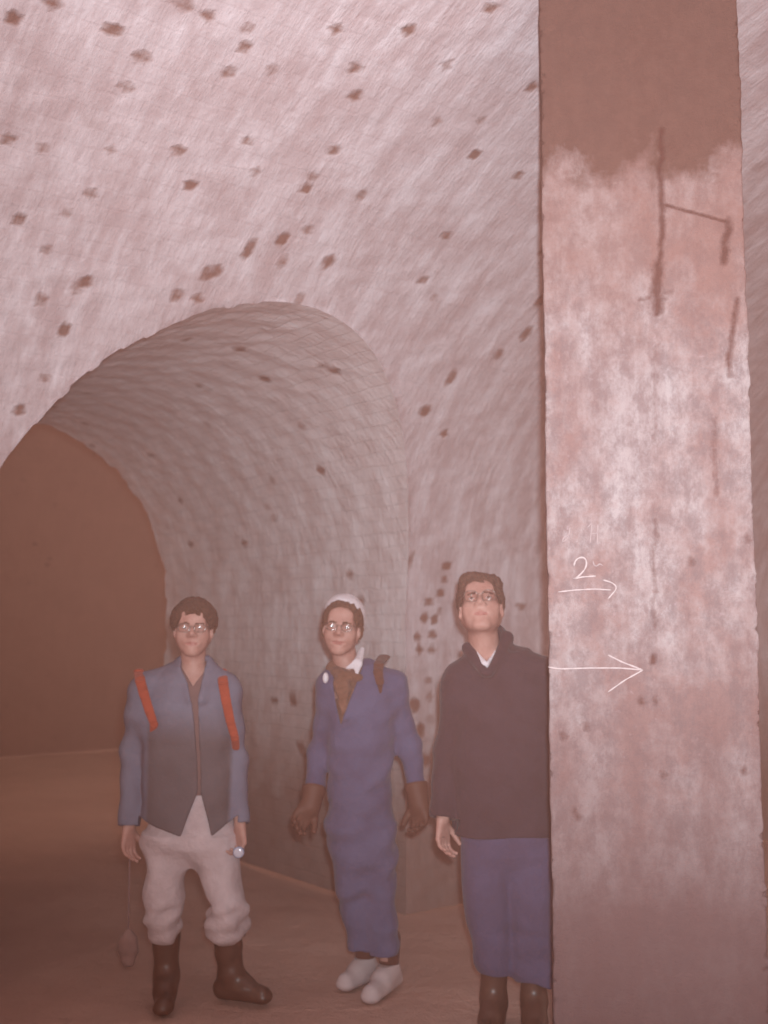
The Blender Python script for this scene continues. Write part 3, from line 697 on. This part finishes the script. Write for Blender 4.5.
h1.hair('hair', m_hair1, o, thick=.023, front=.058, side=-.030, seed=1, wav=.004, extra=[((-.074, .012, .035), (.022, .05, .045)), ((.074, .012, .035), (.020, .05, .045))])
m_shirt1 = cloth_mat('dark_grey_brown_shirt', (.24, .15, .14))
V = Vol((-.30, -.24, .70), (.30, .24, 1.50), .006)
V.sect(shrink(tor, .018), .02); V.cap(P(193, 678, .03), P(193, 690, .02), .068, .08, .03)
V.ell(h1.p(0, -.10, -.13), (.035, .05, .05), .01, 'sub')
V.apply(lambda f, X, Y, Z: np.maximum(f, P(0, 792)[2] - Z + 0 * X + 0 * Y).astype(np.float32))
V.apply(lambda f, X, Y, Z: np.maximum(f, -np.maximum(Y - .01, P(0, 686)[2] + 1.5 * np.abs(X - P(195, 686)[0]) - Z)).astype(np.float32))
V.mesh('shirt', m_shirt1, o)
m_jk1 = Mat('blue_grey_jacket')
def jk1():
    M = m_jk1; g = M.n('ShaderNodeTexCoord').outputs['Object']
    sep = M.n('ShaderNodeSeparateXYZ'); M.l(g, sep.inputs[0])
    zz = M.math('ADD', sep.outputs[2], M.math('MULTIPLY', M.noise(g, 5, 3, .5), .08))
    mr = M.n('ShaderNodeMapRange'); M.l(zz, mr.inputs[0]); mr.inputs[1].default_value = 1.28; mr.inputs[2].default_value = 1.13
    ax_ = M.math('ABSOLUTE', M.math('SUBTRACT', sep.outputs[0], .0)); mx = M.n('ShaderNodeMapRange'); M.l(ax_, mx.inputs[0]); mx.inputs[1].default_value = .185; mx.inputs[2].default_value = .165
    blue = M.mix(M.ramp(M.noise(g, 7, 5, .6), [(.35, 0.0), (.7, 1.0)]), (.20, .205, .265), (.16, .155, .205))
    grey = M.mix(M.ramp(M.noise(g, 7, 5, .6), [(.35, 0.0), (.7, 1.0)]), (.14, .12, .13), (.115, .095, .10))
    c = M.mix(M.math('MULTIPLY', mr.outputs[0], mx.outputs[0]), blue, grey)
    M.bump(M.noise(g, 16, 4, .6), .3, .03); M.finish(c, .95, .1); return M.m
m_jacket1 = jk1()
V = Vol((-.42, -.26, .66), (.42, .26, 1.56), .006)
V.sect(tor, .02)
for a_, b_, c_ in ((shL, elL, wrL), (shR, elR, wrR)):
    V.cap(a_, b_, .066, .056, .05); V.cap(b_, c_ + (c_ - b_) * .1, .056, .046, .02)
V.cap(P(178, 671, .03), P(150, 682, .02), .045, .05, .05); V.cap(P(208, 671, .03), P(226, 684, .02), .045, .05, .04)
V.cap(P(193, 664, .055), P(193, 680, .05), .066, .078, .03)                         # stand-up collar at the nape
for sx, x0 in ((-1, 181), (1, 207)): V.cap(P(x0, 662, .02), P(196 + sx * 5, 700, -.105), .020, .014, .03); 
V.wrinkle(.006, 1.0, 4)
V.shell(.014)
def open1(f, X, Y, Z):
    zz = [P(0, y)[2] for y in (840, 828, 805, 788, 760, 720, 700, 682, 668, 650)]; hw = [.075, .060, .030, .006, .006, .009, .014, .028, .05, .06]; cxs = [P(x, 700)[0] for x in (203, 203, 204, 205, 204, 201, 199, 197, 194, 193)]
    z = Z.ravel(); w = np.interp(z, zz, hw)[None, None]; cx = np.interp(z, zz, cxs)[None, None]
    slit = np.maximum(np.abs(X - cx) - w, Y - .0)
    f = np.maximum(f, -slit)
    hx_ = [P(x, 820)[0] for x in (136, 160, 186, 204, 216, 240)]; hem = np.interp(X.ravel(), hx_, [P(0, y)[2] for y in (813, 822, 831, 826, 831, 812)])[:, None, None] + 0 * Y; body = np.abs(X + .005) - .215
    f = np.maximum(f, -np.maximum(Z - hem, body))
    nk = np.sqrt((X - h1.c[0]) ** 2 + (Y - .01) ** 2) - .050
    return np.maximum(f, -np.maximum(nk, -(Z - P(0, 690)[2]))).astype(np.float32)
V.apply(open1)
cut_end(V, wrL + [0, 0, .0], wrL - elL); cut_end(V, wrR, wrR - elR)
V.mesh('jacket', m_jacket1, o)
def strap(V, pts, w, th, n=(0, 1, 0), k=.0):
    m = len(pts) - 1
    for i, (a_, b_) in enumerate(zip(pts[:-1], pts[1:])):
        t = (b_ - a_) / np.linalg.norm(b_ - a_); q = np.cross(t, (1, 0, 0)); q /= np.linalg.norm(q)
        V.cap(a_, b_, w * (1 - .35 * i / m), w * (1 - .35 * (i + 1) / m), .003, sq=(q, th / w))
m_orange = cloth_mat('orange_red_webbing', (.42, .085, .045), scale=20)
for pts in ([P(143, 675, .10), P(139, 671, .03), P(140, 680, -.068), P(144, 694, -.108), P(149, 710, -.124), P(154, 724, -.126), P(153, 738, -.08)],
            [P(218, 674, .10), P(222, 671, .03), P(223, 682, -.068), P(226, 700, -.108), P(230, 720, -.122), P(235, 738, -.112), P(236, 748, -.06)]):
    V = Vol(np.min(pts, 0) - .05, np.max(pts, 0) + .05, .004)
    strap(V, pts, .026, .007); V.mesh('shoulder_strap', m_orange, o)
m_breech = cloth_mat('pale_pink_white_cotton', (.60, .49, .50), (.47, .37, .375), 9, .5)
V = Vol((-.26, -.26, .24), (.26, .22, .98), .006)
V.sect(p1.rows([(782, 160, 228, .100, 0), (800, 154, 230, .108, 0), (818, 150, 234, .108, 0), (832, 146, 238, .112, 0), (846, 148, 238, .108, 0), (862, 160, 226, .07, 0), (868, 170, 212, .04, 0)]), .02)
V.sect(legL, .035); V.sect(legR, .035)
V.wrinkle(.009, .9, 11, (-.3, -.3, .2), (.3, .3, P(0, 826)[2])); V.wrinkle(.011, 1.9, 15, (-.3, -.3, .12), (.3, .3, P(0, 890)[2]))
V.mesh('trousers', m_breech, o)
m_rubber = plain('dark_rubber', (.115, .055, .038), .38, .5)
V = Vol((-.30, -.36, -.012), (.42, .16, .42), .005)
V.cap(anL * [1, 1, 0] + [0, 0, .10], kL * [1, 1, 1] - [0, 0, .02], .052, .060, .02)
boot(V, anL * [1, 1, 0] + [0, 0, .10], toL)
V.wrinkle(.003, 1.5, 5); cut_end(V, kL + [0, 0, -.01], (0, 0, 1)); b = V.mesh('boot', m_rubber, o)
V = Vol((-.05, -.36, -.012), (.46, .16, .42), .005)
V.cap(anR * [1, 1, 0] + [0, 0, .10], kR - [0, 0, .02], .052, .060, .02)
boot(V, anR * [1, 1, 0] + [0, 0, .10], toR)
V.wrinkle(.003, 1.5, 6); cut_end(V, kR + [0, 0, -.01], (0, 0, 1)); V.mesh('boot', m_rubber, o)

# what person 1 carries
m_blue = plain('pale_blue_plastic', (.34, .40, .55), .35, .5)
m_glassy = plain('torch_glass', (.60, .58, .66), .15, .6)
tp = wrR + np.array([.010, -.075, -.095]) + p1.base
tz = empty('torch', tp); tag(tz, 'small pale blue torch in the hand of the person with orange straps', 'torch')
V = Vol((-.07, -.10, -.07), (.07, .10, .07), .003)
V.cap((0, .055, .0), (0, -.01, 0), .0135, .0135, .0); V.cap((0, -.012, 0), (0, -.036, 0), .0145, .024, .008)
V.ell((0, -.052, 0), (.022, .008, .022), .002, 'sub'); V.mesh('torch_body', m_blue, tz)
V = Vol((-.04, -.07, -.04), (.04, .0, .04), .003); V.ell((0, -.045, 0), (.021, .006, .021), 0); V.mesh('torch_lens', m_glassy, tz)
m_bag = cloth_mat('grey_brown_canvas', (.30, .19, .17), scale=12)
m_cord = plain('cord', (.28, .18, .18), .9, .1)
bp = P(128, 945, -.05) + p1.base; hp = wrL + np.array([.015, -.04, -.125]) + p1.base
bg = empty('pouch', bp); tag(bg, 'small greyish pouch hanging on a cord beside the pale trousers and dark arch', 'bag')
V = Vol((-.08, -.06, -.12), (.08, .06, .12), .004)
V.ell((0, 0, -.02), (.044, .028, .066), 0); V.cap((0, 0, .03), (0, 0, .055), .020, .012, .03, sq=((0, 1, 0), .7)); V.wrinkle(.004, 2, 3)
V.mesh('pouch_body', m_bag, bg)
V = Vol((-.08, -.08, .0), (.08, .08, hp[2] - bp[2] + .05), .003)
V.cap((0, 0, .05), (hp[0] - bp[0], hp[1] - bp[1], hp[2] - bp[2]), .0035, .0035, 0); V.mesh('cord', m_cord, bg)

# =================== person 2: blue overall, white cap, centre
p2 = Person('person in white cap, blue overall, brown scarf and dark gloves, between the two others', 360, 5.10)
P = p2.P; o = p2.o
h2 = Head(P(342, 628, -.02), rotm(-5, 2, 5), 1.06)
tor = p2.rows([(666, 336, 372, .07, .02), (674, 330, 390, .085, .02), (688, 325, 398, .11, .01), (710, 324, 396, .122, 0), (750, 327, 392, .118, 0), (790, 328, 391, .118, 0), (830, 327, 394, .12, 0), (850, 330, 393, .112, 0), (868, 340, 388, .08, 0), (880, 352, 376, .05, 0)])
legL = p2.rows([(826, 330, 368, .112, 0), (870, 333, 367, .092, -.01), (900, 339, 369, .082, -.02), (925, 344, 371, .076, -.03), (946, 348, 373, .072, -.03)])
legR = p2.rows([(826, 354, 393, .112, 0), (870, 360, 396, .092, -.01), (900, 364, 397, .083, -.03), (925, 368, 398, .080, -.05), (960, 371, 398, .078, -.06)])
shL, elL, wrL = P(333, 690, .02), P(319, 752, .03), P(312, 802, -.06)
shR, elR, wrR = P(393, 686, .02), P(409, 744, .04), P(418, 799, -.03)
anL, anR = P(365, 950, .05), P(389, 962, -.04); toL, toR = P(346, 978, -.06), P(371, 996, -.22)
V = Vol((-.42, -.40, -.01), (.42, .24, 1.78), .005)
V.sect(shrink(tor, .036), .02); V.sect(shrink(legL, .048), .02); V.sect(shrink(legR, .048), .02)
for a_, t_ in ((anL, toL), (anR, toR)): V.cap(a_ + [0, 0, .05], a_ * [1, 1, 0] + [0, 0, .075], .040, .030); V.cap(a_ * [1, 1, 0] + [0, 0, .06], (a_ * .35 + t_ * .65) * [1, 1, 0] + [0, 0, .045], .028, .024)
for a_, b_, c_ in ((shL, elL, wrL), (shR, elR, wrR)): V.cap(a_, b_, .042, .035); V.cap(b_, c_, .034, .024)
V.cap(h2.p(0, .028, -.05), P(349, 682, .03), .052, .060, .03)
h2.build(V, .97, .006)
hL = dict(d=(-.55, -.35, -.8), n=(.5, -.8, .1), side=-1); hR = dict(d=(.12, -.25, -1), n=(-.6, -.8, 0), side=1)
hand(V, wrL, **hL); hand(V, wrR, **hR, curl=(.4, .6, .5))
V.mesh('body', [m_skin, m_lip, m_hair2], o, matf=h2.face_mat)
h2.extras(o); h2.glasses(o, rx=.023, rz=.016, round_=2.3)
h2.hair('hair', m_hair2, o, thick=.014, front=.058, side=-.055, seed=2, extra=[((-.078, .02, -.012), (.016, .03, .034)), ((.076, .03, -.012), (.014, .03, .03))])
m_cap = cloth_mat('white_cotton', (.80, .73, .76), (.68, .60, .62), 14, .3)
V = Vol(h2.c - .19, h2.c + .20, .004)
V.ell(h2.p(.000, .045, .062), (.096, .106, .094), 0, rot=h2.R);
V.shell(.012)
def capf(f, X, Y, Z):
    q = (np.stack(np.broadcast_arrays(X, Y, Z), -1) - h2.c) @ h2.R; x, y, z = q[..., 0], q[..., 1], q[..., 2]
    return np.maximum(f, -(z * .80 + y * .60 - .030) + .004 * np.sin(x * 60)).astype(np.float32)
V.apply(capf); V.wrinkle(.002, 2, 8); V.mesh('cap', m_cap, o)
m_overall = cloth_mat('blue_boiler_suit', (.115, .12, .205), (.09, .085, .15), 7, .4)
V = Vol((-.42, -.26, .16), (.42, .26, 1.56), .006)
V.sect(tor, .02); V.sect(legL, .05); V.sect(legR, .05)
for a_, b_, c_ in ((shL, elL, wrL), (shR, elR, wrR)):
    V.cap(a_, b_, .062, .050, .05); V.cap(b_, c_ + (c_ - b_) * .1, .050, .040, .02)
V.cap(P(338, 672, .03), P(330, 684, .02), .045, .05, .04); V.cap(P(366, 668, .03), P(388, 680, .02), .045, .05, .05)
for a_, b_ in (((334, 668, .0), (342, 716, -.118)), ((368, 664, .0), (346, 716, -.118))): V.cap(P(*a_), P(*b_), .022, .012, .02)
V.wrinkle(.007, 1.0, 21); V.shell(.014)
def open2(f, X, Y, Z):
    zz = [P(0, y)[2] for y in (724, 716, 700, 684, 668, 650)]; hw = [.0, .008, .030, .050, .062, .07]; cxs = [P(x, 700)[0] for x in (342, 342, 343, 345, 348, 348)]
    z = Z.ravel(); w = np.interp(z, zz, hw)[None, None]; cx = np.interp(z, zz, cxs)[None, None]
    f = np.maximum(f, -np.maximum(np.maximum(np.abs(X - cx) - w, Y - .0), P(0, 722)[2] - Z))
    nk = np.sqrt((X - P(349, 670)[0]) ** 2 + (Y - .01) ** 2) - .056
    f = np.maximum(f, -np.maximum(nk, -(Z - P(0, 690)[2])))
    return f.astype(np.float32)
V.apply(open2)
for w_, e_ in ((wrL, elL), (wrR, elR)): cut_end(V, w_ - (w_ - e_) * .08, w_ - e_, .09)
hz = P(0, 945)[2]; hz2 = P(0, 959)[2]; xm = P(370, 945)[0]
V.apply(lambda f, X, Y, Z: np.maximum(f, np.where(X < xm, hz, hz2) + .3 * (X - xm) * (X < xm) - Z + 0 * Y).astype(np.float32))
V.mesh('overall', m_overall, o)
m_scarf = cloth_mat('brown_wool', (.255, .135, .095), (.17, .085, .055), 16, .7)
V = Vol((-.26, -.22, .95), (.26, .22, 1.52), .005)
V.sect(shrink([r for r in tor], .024), .01)
V.apply(lambda f, X, Y, Z: np.maximum(f, 1.0 - Z + 0 * X + 0 * Y).astype(np.float32))
V.cap(P(333, 668, .01), P(342, 676, -.08), .026, .028, .02); V.cap(P(342, 676, -.08), P(357, 678, -.075), .030, .024, .02); V.cap(P(342, 682, -.09), P(343, 712, -.112), .034, .014, .02, sq=((0, 1, 0), .6))
V.cap(P(333, 668, .01), P(345, 664, .07), .024, .024, .02); V.cap(P(345, 664, .07), P(364, 668, .03), .024, .022, .02)
V.wrinkle(.006, 1.8, 9); V.mesh('scarf', m_scarf, o)
V = Vol(P(358, 670, -.05) - .10, P(358, 660, -.05) + .10, .003)
V.cap(P(362, 650, .0), P(357, 664, -.080), .013, .024, .005, sq=((.3, .95, 0), .45)); V.cap(P(357, 664, -.080), P(347, 668, -.088), .022, .006, .006, sq=((0, 1, 0), .4)); V.cap(P(357, 664, -.080), P(357, 675, -.090), .022, .005, .006, sq=((0, 1, 0), .4))
V.mesh('shirt_collar', m_cap, o)
V = Vol(P(325, 678, -.07) - .06, P(325, 678, -.07) + .06, .003)
V.ell(P(325.5, 678, -.078), (.013, .012, .024), 0); V.wrinkle(.002, 2, 1); b = V.mesh('shoulder_patch', m_cap, o)
m_darkstrap = cloth_mat('dark_brown_webbing', (.15, .07, .05), scale=20)
pts = [P(384, 657, .09), P(381, 661, .03), P(379, 664, -.045), P(378, 672, -.095), P(380, 682, -.122)]
V = Vol(np.min(pts, 0) - .05, np.max(pts, 0) + .05, .004); strap(V, pts, .030, .009)
V.cap(pts[-1], pts[-1] + [.002, .03, -.05], .016, .006, .0, sq=((0, 1, 0), .5)); V.mesh('shoulder_strap', m_darkstrap, o)
m_glove = plain('dark_leather', (.14, .062, .042), .6, .3)
for nm, wr, el, hh, cu in (('glove', wrL, elL, hL, (.35, .5, .45)), ('glove', wrR, elR, hR, (.4, .6, .5))):
    V = Vol(wr - .26, wr + .24, .004)
    hand(V, wr, **hh, curl=cu, fat=1.42, s=1.03); dv = (wr - el) / np.linalg.norm(wr - el)
    V.cap(wr - dv * .055, wr + dv * .02, .054, .038, .03); cut_end(V, wr - dv * .07, -dv, .08); V.mesh(nm, m_glove, o)
m_shoe = plain('pale_grubby_leather', (.60, .50, .50), .7, .2)
m_sock = cloth_mat('dark_sock', (.13, .06, .045))
for an, to, sd in ((anL, toL, 0), (anR, toR, 1)):
    V = Vol(an * [1, 1, 0] - [.16, .34, .012], an * [1, 1, 0] + [.16, .16, .30], .004)
    boot(V, an * [1, 1, 0] + [0, 0, .085], to, .047)
    cut_end(V, an * [1, 1, 0] + [0, .0, .11], (0, 0, 1), .1); V.mesh('shoe', m_shoe, o)
    V = Vol(an * [1, 1, 0] - [.1, .1, -.07], an * [1, 1, 0] + [.1, .1, .32], .005)
    V.cap(an * [1, 1, 0] + [0, 0, .09], an + [0, 0, .10], .043, .052, 0); V.mesh('sock', m_sock, o)

# =================== person 3: dark jacket, blue trousers, looking up, right
p3 = Person('person in dark jacket and blue trousers looking up, partly behind the pillar', 500, 4.60)
P = p3.P; o = p3.o
h3 = Head(P(481, 609, .0), rotm(-6, 26, -3), 1.10)
tor = p3.rows([(652, 474, 522, .075, .02), (664, 462, 545, .09, .02), (680, 454, 556, .115, .01), (705, 452, 560, .13, 0), (750, 453, 556, .13, 0), (800, 452, 556, .132, 0), (836, 452, 558, .138, 0)])
legL = p3.rows([(836, 461, 508, .112, 0), (860, 459, 508, .10, 0), (900, 464, 509, .09, -.01), (935, 469, 511, .085, -.01), (958, 473, 512, .082, 0), (970, 477, 511, .075, 0)])
legR = p3.rows([(825, 503, 556, .115, 0), (860, 505, 556, .10, 0), (900, 508, 554, .092, -.02), (940, 511, 555, .088, -.03), (968, 512, 555, .085, -.03), (980, 515, 553, .08, -.03)])
shL, elL, wrL = P(459, 684, .02), P(449, 750, .05), P(443, 818, -.03)
shR, elR, wrR = P(552, 680, .02), P(566, 750, .06), P(568, 820, .0)
anL, anR = P(494, 990, .01), P(534, 995, -.01); toL, toR = P(486, 1030, -.2), P(536, 1034, -.22)
V = Vol((-.40, -.36, -.01), (.50, .26, 1.92), .005)
V.sect(shrink(tor, .036), .02); V.sect(shrink(legL, .028), .02); V.sect(shrink(legR, .028), .02)
for a_, t_ in ((anL, toL), (anR, toR)): V.cap(a_ + [0, 0, .12], a_ * [1, 1, 0] + [0, 0, .08], .042, .03); V.cap(a_ * [1, 1, 0] + [0, 0, .06], (a_ * .35 + t_ * .65) * [1, 1, 0] + [0, 0, .045], .03, .025)
for a_, b_, c_ in ((shL, elL, wrL), (shR, elR, wrR)): V.cap(a_, b_, .044, .036); V.cap(b_, c_, .035, .026)
V.cap(h3.p(0, .028, -.05), P(486, 668, .04), .060, .068, .03)
V.cap(h3.p(0, -.02, -.075), P(485, 652, -.0), .030, .036, .04)
h3.build(V, 1.0, .002)
hand(V, wrL, (-.03, -.15, -1), (.75, -.6, 0), -1, 1.02, (.35, .5, .45)); hand(V, wrR, (.05, -.1, -1), (-.8, -.5, 0), 1)
V.mesh('body', [m_skin, m_lip, m_hair3], o, matf=h3.face_mat)
h3.extras(o); h3.glasses(o, rx=.025, rz=.019, round_=2.8, tilt=.3)
h3.hair('hair', m_hair3, o, thick=.018, front=.066, side=-.035, seed=3, wav=.005, bulk=(0, .0, .004), extra=[((-.025, -.02, .098), (.056, .060, .040)), ((.035, -.01, .094), (.050, .055, .036))])
m_dark = cloth_mat('dark_brown_wool', (.068, .046, .056), (.055, .035, .041), 8, .35)
V = Vol((-.36, -.26, .60), (.46, .28, 1.66), .006)
V.sect(tor, .02)
for a_, b_, c_ in ((shL, elL, wrL), (shR, elR, wrR)):
    V.cap(a_, b_, .068, .060, .05); V.cap(b_, c_ + (c_ - b_) * .1, .060, .050, .02)
V.cap(P(474, 660, .03), P(458, 680, .02), .045, .05, .05); V.cap(P(506, 655, .03), P(545, 674, .02), .045, .055, .05)
V.cap(P(490, 640, .06), P(490, 668, .05), .074, .09, .03)
for a_, b_ in (((468, 648, .0), (483, 672, -.10)), ((507, 638, .0), (489, 672, -.10))): V.cap(P(*a_), P(*b_), .026, .020, .03)
V.wrinkle(.006, .9, 31); V.shell(.014)
def open3(f, X, Y, Z):
    zz = [P(0, y)[2] for y in (668, 662, 652, 640, 620)]; hw = [.0, .014, .036, .060, .075]; cx = P(485, 660)[0]
    z = Z.ravel(); w = np.interp(z, zz, hw)[None, None]
    f = np.maximum(f, -np.maximum(np.maximum(np.abs(X - cx) - w, Y - .02), P(0, 667)[2] - Z))
    nk = np.sqrt((X - P(487, 660)[0]) ** 2 + (Y - .02) ** 2) - .060
    f = np.maximum(f, -np.maximum(nk, -(Z - P(0, 680)[2])))
    hem = P(0, 833)[2] + .004 * np.sin(X * 20); body = np.abs(X - P(506, 800)[0]) - .235
    return np.maximum(f, -np.maximum(Z - hem + 0 * Y, body)).astype(np.float32)
V.apply(open3); cut_end(V, wrL, wrL - elL); cut_end(V, wrR, wrR - elR)
jk = V.mesh('jacket', m_dark, o)
V = Vol(P(486, 655, 0) - .14, P(486, 660, 0) + .14, .004)
V.cap(P(487, 648, .04), P(487, 690, .03), .066, .085, .02); V.cap(P(476, 654, -.03), P(485, 664, -.080), .014, .016, .01); V.cap(P(495, 652, -.03), P(485, 664, -.080), .014, .016, .01)
def vn(f, X, Y, Z):
    zz = [P(0, y)[2] for y in (661, 655, 646, 630)]; w = np.interp(Z.ravel(), zz, [.0, .022, .048, .07])[None, None]
    f = np.maximum(f, -np.maximum(np.maximum(np.abs(X - P(485, 660)[0]) - w, Y - .03), P(0, 661)[2] - Z))
    return np.maximum(f, Z - P(0, 650)[2] - .3 * np.clip(Y, 0, 1)).astype(np.float32)
V.apply(vn); V.mesh('shirt', m_cap, o)
m_jean = cloth_mat('blue_cotton', (.10, .09, .16), (.085, .07, .12), 7, .4)
V = Vol((-.28, -.24, .10), (.34, .24, .95), .006)
V.sect(p3.rows([(812, 464, 550, .105, 0), (836, 461, 553, .116, 0), (852, 462, 554, .112, 0), (868, 474, 540, .08, 0), (880, 492, 522, .05, 0)]), .02); V.sect(legL, .03); V.sect(legR, .03)
V.wrinkle(.007, .9, 41, (-.3, -.3, .05), (.4, .3, P(0, 826)[2])); V.wrinkle(.009, 1.8, 45, (-.3, -.3, .05), (.4, .3, P(0, 920)[2])); V.mesh('trousers', m_jean, o)
for an, to in ((anL, toL), (anR, toR)):
    V = Vol(an * [1, 1, 0] - [.17, .36, .012], an * [1, 1, 0] + [.17, .16, .36], .005)
    boot(V, an * [1, 1, 0] + [0, 0, .10], to, .048, an * [1, 1, 0] + [0, 0, .27], .056)
    V.wrinkle(.003, 1.5, 7); V.mesh('boot', m_rubber, o)
